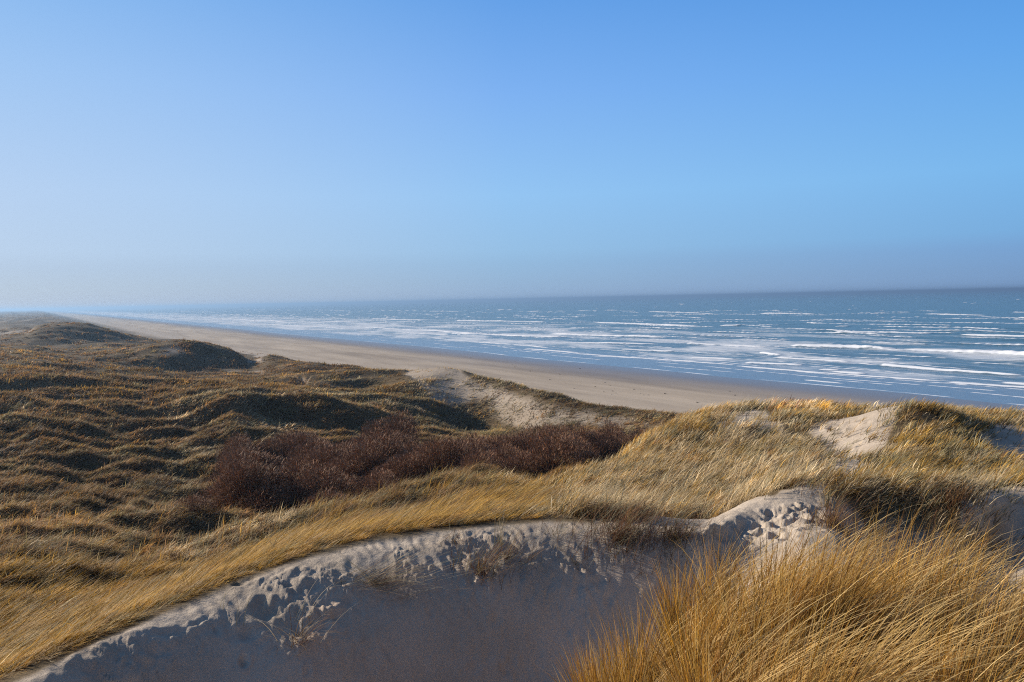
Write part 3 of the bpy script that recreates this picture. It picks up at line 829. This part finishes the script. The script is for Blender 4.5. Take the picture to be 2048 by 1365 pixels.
# ---- the tall stand in front, right
def front_stand(N):
    th = rng.uniform(R(-12), R(48), N * 6); r = np.sqrt(rng.uniform(1.3 ** 2, 7.4 ** 2, N * 6))
    r = np.exp(rng.uniform(math.log(1.5), math.log(7.4), N * 6)) * .35 + r * .65
    x, y = r * np.sin(th), r * np.cos(th); z = land(x, y)
    cxi, cyi = np.floor(x / .31), np.floor(y / .31)
    ccx = (cxi + .2 + .6 * hashed(cxi, cyi, 5)) * .31; ccy = (cyi + .2 + .6 * hashed(cxi, cyi, 6)) * .27
    pull = rng.uniform(.5, .95, len(x)); x = x + (ccx - x) * pull; y = y + (ccy - y) * pull
    r = np.hypot(x, y); z = land(x, y); ch = hashed(cxi, cyi, 7); ch2 = hashed(cxi, cyi, 8)
    tu = noise(x * 1.7, y * 1.7, 321)
    px, py = to_px(x, y, z)
    thin = np.interp(px, [1500, 1750, 2048], [0, .2, .45]) + .35 * (ch < .3)
    ok = fg_mask(x, y, z) & (rng.random(N * 6) < np.clip(.6 + 2.2 * tu - thin, .03, 1))
    ii = np.nonzero(ok)[0][:N]
    x, y, z, r, px, py, ch, ch2 = [q[ii] for q in (x, y, z, r, px, py, ch, ch2)]
    n = len(x)
    leftness = sst(-px, -1650, -1250)
    wind = R(92) + .5 * noise(x * .9, y * .9, 322) + (ch2 - .5) * .9 + rng.normal(0, .22, n)
    out = rng.random(n) < .08 + .45 * leftness
    az = np.where(out, rng.uniform(-np.pi, np.pi, n), wind)
    az = np.where(rng.random(n) < .25 * leftness, R(-75) + rng.normal(0, .5, n), az)
    L = rng.uniform(.35, .92, n) * (1 - .22 * leftness) * (.75 + .5 * ch)
    phi0 = rng.uniform(-.05, .25, n); bend = rng.uniform(.1, 1.1, n) + 1.2 * (rng.random(n) < .2)
    bend = np.where(out, bend * .5, bend) * (1 - .5 * leftness)
    W = np.full((n, len(PN)), .01); ix = {k: i for i, k in enumerate(PN)}
    W[:, ix['gold']] = .75; W[:, ix['ochre']] = .45 + .5 * (noise(x * 1.5, y * 1.5, 323) > .1); W[:, ix['olive']] = .18; W[:, ix['rust']] = .14; W[:, ix['straw']] = .16
    kb = choose(W / W.sum(1, keepdims=True))
    br = np.exp(rng.normal(0, .3, n) + .5 * noise(x * 3.1, y * 3.1, 327))[:, None]
    root, tip = PR[kb] * br, PT[kb] * br
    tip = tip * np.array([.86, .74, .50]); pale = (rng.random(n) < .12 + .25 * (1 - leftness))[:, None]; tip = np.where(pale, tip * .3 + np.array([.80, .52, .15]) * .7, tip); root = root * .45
    wd = rng.uniform(.0032, .0068, n) * np.interp(r, [2, 7], [.7, 1.25])
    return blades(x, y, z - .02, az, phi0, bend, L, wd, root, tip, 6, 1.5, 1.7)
def long_blades(N):
    th = rng.uniform(R(6), R(44), N * 12); r = rng.uniform(2.2, 6.4, N * 12)
    x, y = r * np.sin(th), r * np.cos(th)
    c = noise(x * 2.2, y * 2.2, 341)
    z = land(x, y)
    ii = np.nonzero(fg_mask(x, y, z) & (c > .12))[0][:N]; x, y, z, r = x[ii], y[ii], z[ii], r[ii]; n = len(x)
    az = R(90) + .35 * noise(x * 1.2, y * 1.2, 342) + rng.normal(0, .2, n)
    br = np.exp(rng.normal(0, .2, n))[:, None]
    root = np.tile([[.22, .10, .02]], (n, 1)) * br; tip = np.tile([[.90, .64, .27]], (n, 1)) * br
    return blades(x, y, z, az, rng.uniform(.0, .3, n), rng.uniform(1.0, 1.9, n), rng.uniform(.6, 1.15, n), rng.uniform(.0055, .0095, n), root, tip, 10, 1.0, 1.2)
tag(blade_object("marram_stand", join_blades2(front_stand(29000), long_blades(3200)), grass_material("stand_grass", .48)), 'tall golden marram grass filling the lower right foreground', 'grass', kind='stuff')

# ---- single tussocks on the bare sand
def tussock(label, px, py, n, ln, spread, pals, az=R(95), azs=.8, phi=(.3, 1.0), bend=(.4, 1.2), rlo=3, rhi=16, wmin=.0042, group=None):
    cx, cy, cz = at_ground(px, py, rlo, rhi)
    a = rng.uniform(0, 2 * np.pi, n); q = np.minimum(np.abs(rng.normal(0, 1, n)), 1.9) * spread
    ox, oy = np.sin(a) * q * 1.4, np.cos(a) * q
    z = land(cx + ox, cy + oy)
    dirs = az + rng.normal(0, azs, n)
    kb = np.array([PN.index(k) for k in pals])[rng.integers(0, len(pals), n)]
    br = np.exp(rng.normal(0, .2, n))[:, None]
    r = math.hypot(cx, cy)
    B = blades(ox, oy, z - cz - .015, dirs, rng.uniform(*phi, n), rng.uniform(*bend, n), ln * rng.uniform(.45, 1.15, n),
               np.maximum(wmin, .0005 * r) * rng.uniform(.7, 1.3, n), PR[kb] * br, PT[kb] * br, 5)
    o = blade_object("marram_tussock", B, GRM)
    o.location = (cx, cy, cz)
    tag(o, label, 'grass tussock', group)
G1 = 'grass tussocks rooted on the shaded sand face'
tussock('widest red-brown drooping tussock just below the middle of the sand crest', 1235, 1085, 620, .85, .32, ['rust', 'brown', 'rust', 'grey'], azs=1.3, group=G1)
tussock('brown drooping tussock between the widest crest tussock and the trampled white sand', 1345, 1085, 340, .62, .2, ['brown', 'grey', 'rust'], azs=1.3, group=G1)
tussock('small orange-brown tuft half buried below the crest, left of the widest tussock', 960, 1150, 190, .6, .13, ['ochre', 'rust', 'grey'], azs=1.4, group=G1)
tussock('sparse brown tuft leaning right just above the small orange-brown tuft', 1010, 1118, 170, .6, .18, ['brown', 'grey', 'rust'], group=G1)
tussock('long flat-lying straw tuft trailing right along the shaded sand face', 745, 1165, 200, .95, .14, ['straw', 'grey', 'rust'], phi=(.9, 1.4), bend=(0, .4), azs=.3, group=G1)
tussock('few long straws splayed left and down from the trailing tuft', 760, 1172, 44, .95, .06, ['straw', 'grey'], az=R(-115), phi=(.7, 1.3), bend=(.2, .7), azs=.45, group=G1)
tussock('thin green stalks standing upright on the crest left of the widest tussock', 1000, 1090, 26, .45, .05, ['olive', 'straw'], phi=(0, .25), bend=(.1, .6), group=G1)
tussock('upright green-tipped sprig rising out of the widest crest tussock', 1255, 1062, 22, .38, .03, ['olive', 'gold'], phi=(0, .2), bend=(.05, .3), group=G1)
tussock('lone tan tuft at the lower left, lying on rough sand', 595, 1290, 80, .55, .07, ['ochre', 'straw', 'rust'], azs=1.2, group=G1, phi=(.5, 1.2))
tussock('single bent straws sticking from rough sand above the lone tan tuft', 600, 1235, 12, .5, .04, ['straw', 'grey'], azs=.8, group=G1, phi=(.4, 1.2))
tussock('sparse brown stems on the sand face below the widest tussock', 1150, 1130, 36, .35, .2, ['brown', 'grey'], azs=1.4, group=G1)
tussock('tan tuft on the crest just left of the thin green stalks', 905, 1088, 60, .4, .12, ['ochre', 'grey', 'rust'], azs=1.2, phi=(.5, 1.3), group=G1)
tussock('thin dark stems scattered on the crest between the tan tuft and the widest tussock', 1120, 1075, 50, .34, .2, ['brown', 'grey', 'straw'], azs=1.3, group=G1)
tussock('few dry stems near the lower left end of the crest', 470, 1225, 14, .4, .16, ['grey', 'brown'], azs=1.0, phi=(.1, .9), group=G1)
G2 = 'grass tussocks on the trampled sand hump'
tussock('big dark brown tussock draped over the top of the trampled hump', 1700, 985, 380, .42, .38, ['brown', 'rust', 'grey', 'ochre'], azs=1.2, phi=(.4, 1.2), group=G2, rlo=9, rhi=15)
tussock('red-brown spiky tussock on the face of the hump, above the golden stand', 1668, 1055, 300, .5, .2, ['rust', 'rust', 'brown', 'ochre'], azs=1.3, phi=(.1, .8), group=G2, rlo=9, rhi=14)
tussock('pale green upright sprig standing in the spiky red-brown tussock', 1652, 1015, 40, .42, .04, ['olive', 'straw'], phi=(0, .4), bend=(.1, .5), azs=1.4, group=G2, rlo=9, rhi=14)
tussock('hanging straw fringe in the middle of the shaded hump', 1790, 1000, 300, .55, .34, ['grey', 'rust', 'brown', 'straw'], phi=(.5, 1.5), bend=(.8, 1.6), az=R(120), azs=.9, group=G2, rlo=9, rhi=14.5)
tussock('dark fringe of upright stems at the right end of the hump', 1905, 1020, 300, .36, .26, ['brown', 'ochre', 'rust'], phi=(.0, .5), bend=(.2, .9), azs=1.2, group=G2, rlo=9, rhi=14.5)
tussock('low brown tuft on the shaded sand between the hanging fringe and the dark fringe', 1845, 1015, 160, .45, .2, ['brown', 'grey'], azs=1.3, group=G2, rlo=9, rhi=14.5)
tussock('dense dark tussock below the big draped one', 1725, 1035, 170, .38, .22, ['brown', 'rust', 'grey'], azs=1.3, phi=(.3, 1.2), group=G2, rlo=9, rhi=14)
G3 = 'tall tussocks arching out of the front stand'
def arch(label, px, py, n, ln):
    tussock(label, px, py, n, ln, .09, ['gold', 'ochre', 'straw', 'gold'], az=R(92), azs=.22, phi=(.1, .5), bend=(.9, 1.5), rlo=2.2, rhi=8, wmin=.0045, group=G3)
arch('tallest tussock with long blades arching far right against the shaded sand', 1830, 1190, 60, 1.15)
arch('tall arching tussock at the right edge, blades crossing the white sand strip', 1985, 1150, 70, 1.05)
arch('golden tussock with bunched arching tips in the middle of the stand', 1690, 1165, 90, .85)
arch('low arching tussock in the lower right corner', 1960, 1330, 60, .8)
arch('arching tussock with rusty stems above the lower right corner tussock', 1850, 1265, 60, .9)
arch('pale-tipped arching tussock low in the middle of the stand', 1620, 1290, 60, .75)

# ---- thicket of bare shrubs in the hollow
def shrub_mesh(seed, n, rx, ry, h):
    g = np.random.default_rng(seed)
    d = g.normal(size=(n, 3)); d /= np.linalg.norm(d, axis=1)[:, None]; d[:, 2] = np.abs(d[:, 2])
    q = g.random(n) ** .3
    lob = 1 + .28 * noise(d[:, 0] * 2.2 + seed, d[:, 1] * 2.2, seed)
    x, y, z = d[:, 0] * rx * q * lob, d[:, 1] * ry * q * lob, .12 * h + d[:, 2] * h * .82 * q * lob
    az = np.arctan2(d[:, 0], d[:, 1]) + g.normal(0, .7, n)
    c = np.where(g.random(n)[:, None] < .5, [[.26, .112, .05]], [[.16, .085, .042]]) * np.exp(g.normal(0, .35, n))[:, None]
    c = np.where(g.random(n)[:, None] < .12, [[.34, .20, .12]], c)
    return blades(x, y, z, az, g.uniform(.2, 1.6, n), g.uniform(-.5, .6, n), g.uniform(.12, .30, n), g.uniform(.018, .04, n), c * .7, c * 1.15, 2)
def stem_mesh(seed, n, h, rx):
    g = np.random.default_rng(seed)
    a = g.uniform(0, 2 * np.pi, n)
    c = np.tile([[.09, .06, .045]], (n, 1))
    return blades(g.normal(0, .12, n), g.normal(0, .12, n), np.full(n, -.1), a, g.uniform(.1, .7, n), g.uniform(0, .5, n), h * g.uniform(.7, 1.05, n), g.uniform(.04, .07, n), c, c * 1.2, 4)
protos = []
for k, (rx, ry, h) in enumerate([(1.5, 1.4, 1.9), (1.9, 1.6, 1.6), (1.3, 1.3, 2.2), (1.7, 1.5, 1.3)]):
    v = shrub_mesh(400 + k, 3400, rx, ry, h); w = stem_mesh(420 + k, 26, h, rx)
    protos.append((mesh_from("shrub_crown", v[0], v[1], v[2], mat=TWM, colors=v[3]), mesh_from("shrub_stems", w[0], w[1], w[2], mat=TWM, colors=w[3])))
def shrub(px, py, k, s, label, group='bare shrubs packed together in the hollow', rlo=34, rhi=84):
    x, y, z = at_ground(px, py, rlo, rhi)
    o = bpy.data.objects.new("bare_shrub", None); COL.objects.link(o)
    o.location = (x, y, z - .05); o.rotation_euler = (0, 0, random.uniform(0, 6.28)); o.scale = (s, s, s * random.uniform(.85, 1.1))
    o.empty_display_size = .3
    tag(o, label, 'shrub', group)
    link("crown", protos[k][0], o); link("stem_cluster", protos[k][1], o)
THICK = ['reddish brown leafless shrub in the long straight back band of the thicket', 'dark brown leafless shrub in the wide front lobe at the left end of the thicket']
spots = []; spot_zone = []
tries = 0
while len(spots) < 104 and tries < 6000:
    tries += 1
    zone = 0 if random.random() < .5 else 1
    if zone == 0:
        px = random.uniform(600, 1300); py = random.uniform(905, 950) if px < 1150 else random.uniform(900, 925)
        py += (1000 - px) * .02
    else:
        px = random.uniform(470, 820); py = random.uniform(915, 1025) - max(0, px - 680) * .25
        if inpoly(np.array([px]), np.array([py]), [(555,955),(665,955),(665,1010),(555,1010)])[0]: continue
    if all(abs(px - a) > 24 or abs(py - b) > 9 for a, b in spots): spots.append((px, py)); spot_zone.append(zone)
for k_, (px, py) in enumerate(spots):
    fl = spot_zone[k_]
    shrub(px, py, random.randrange(4), random.uniform(.62, 1.15), THICK[fl], ['bare shrubs in the back band of the thicket', 'bare shrubs in the front lobe of the thicket'][fl])
shrub(735, 962, 2, 1.1, 'tall pinkish shrub standing forward of the dark thicket near its middle')
shrub(500, 985, 2, 1.15, 'large rounded brown shrub at the lower left corner of the thicket')
shrub(1215, 900, 1, .7, 'low shrub beside the pale grass clump at the right end of the thicket')
shrub(385, 1025, 3, .55, 'small greyish shrub alone among pale grass left of the thicket')
shrub(655, 1030, 3, .8, 'low dark shrub at the front edge below the bare pinkish gap')

# ---- dark wrack and driftwood on the beach
def wrack(px, py, s, label, group):
    x, y = ground_at(px, py, .5); z = float(beach_z(np.array([x]), np.array([y]))[0])
    g = np.random.default_rng(int(px * 7 + py))
    n = 26
    a = g.uniform(0, 2 * np.pi, n)
    c = np.tile([[.035, .028, .02]], (n, 1)) * np.exp(g.normal(0, .3, n))[:, None]
    B = blades(g.uniform(-.3, .3, n) * s, g.uniform(-.3, .3, n) * s, np.zeros(n), a, g.uniform(.7, 1.4, n), g.uniform(0, .4, n), g.uniform(.2, .6, n) * s, g.uniform(.08, .2, n) * s, c, c * 1.3, 3)
    o = blade_object("seaweed_clump", B, TWM); o.location = (x, y, z)
    tag(o, label, 'seaweed', group)
WL = 'dark little clump of seaweed lying on the open beach'
for _ in range(18): wrack(random.gauss(1240, 45), random.gauss(778, 8), random.uniform(.15, .45), WL, 'seaweed clumps on the beach')
for px, py in [(940,715),(1025,728),(1030,733),(1060,742),(1160,735),(1395,806),(1460,781),(1470,790),(790,700),(820,716),(560,672),(408,657),(490,690),(1100,760),(880,712),(690,690),(1330,788),(1120,748)]:
    wrack(px, py, random.uniform(.2, .55), WL, 'seaweed clumps on the beach')

# ------------------------------------------------------------------ sea haze
hm = bpy.data.materials.new("haze"); hm.use_nodes = True
hn, hl = hm.node_tree.nodes, hm.node_tree.links; hn.clear()
pv = hn.new("ShaderNodeVolumePrincipled"); ho = hn.new("ShaderNodeOutputMaterial")
pv.inputs['Color'].default_value = (.31, .49, .73, 1); pv.inputs['Density'].default_value = .00031; pv.inputs['Anisotropy'].default_value = .42
hl.new(pv.outputs[0], ho.inputs['Volume'])
L_ = 61000.0
bv = np.array([(x, y, z) for x in (-L_, L_) for y in (-L_, L_) for z in (-460.0, 27.0)])
bq = np.array([(0, 1, 3, 2), (4, 6, 7, 5), (0, 4, 5, 1), (2, 3, 7, 6), (0, 2, 6, 4), (1, 5, 7, 3)])
tag(link("haze", mesh_from("haze", bv, bq, mat=hm)), 'thin sea haze over the coast', 'haze', kind='stuff')
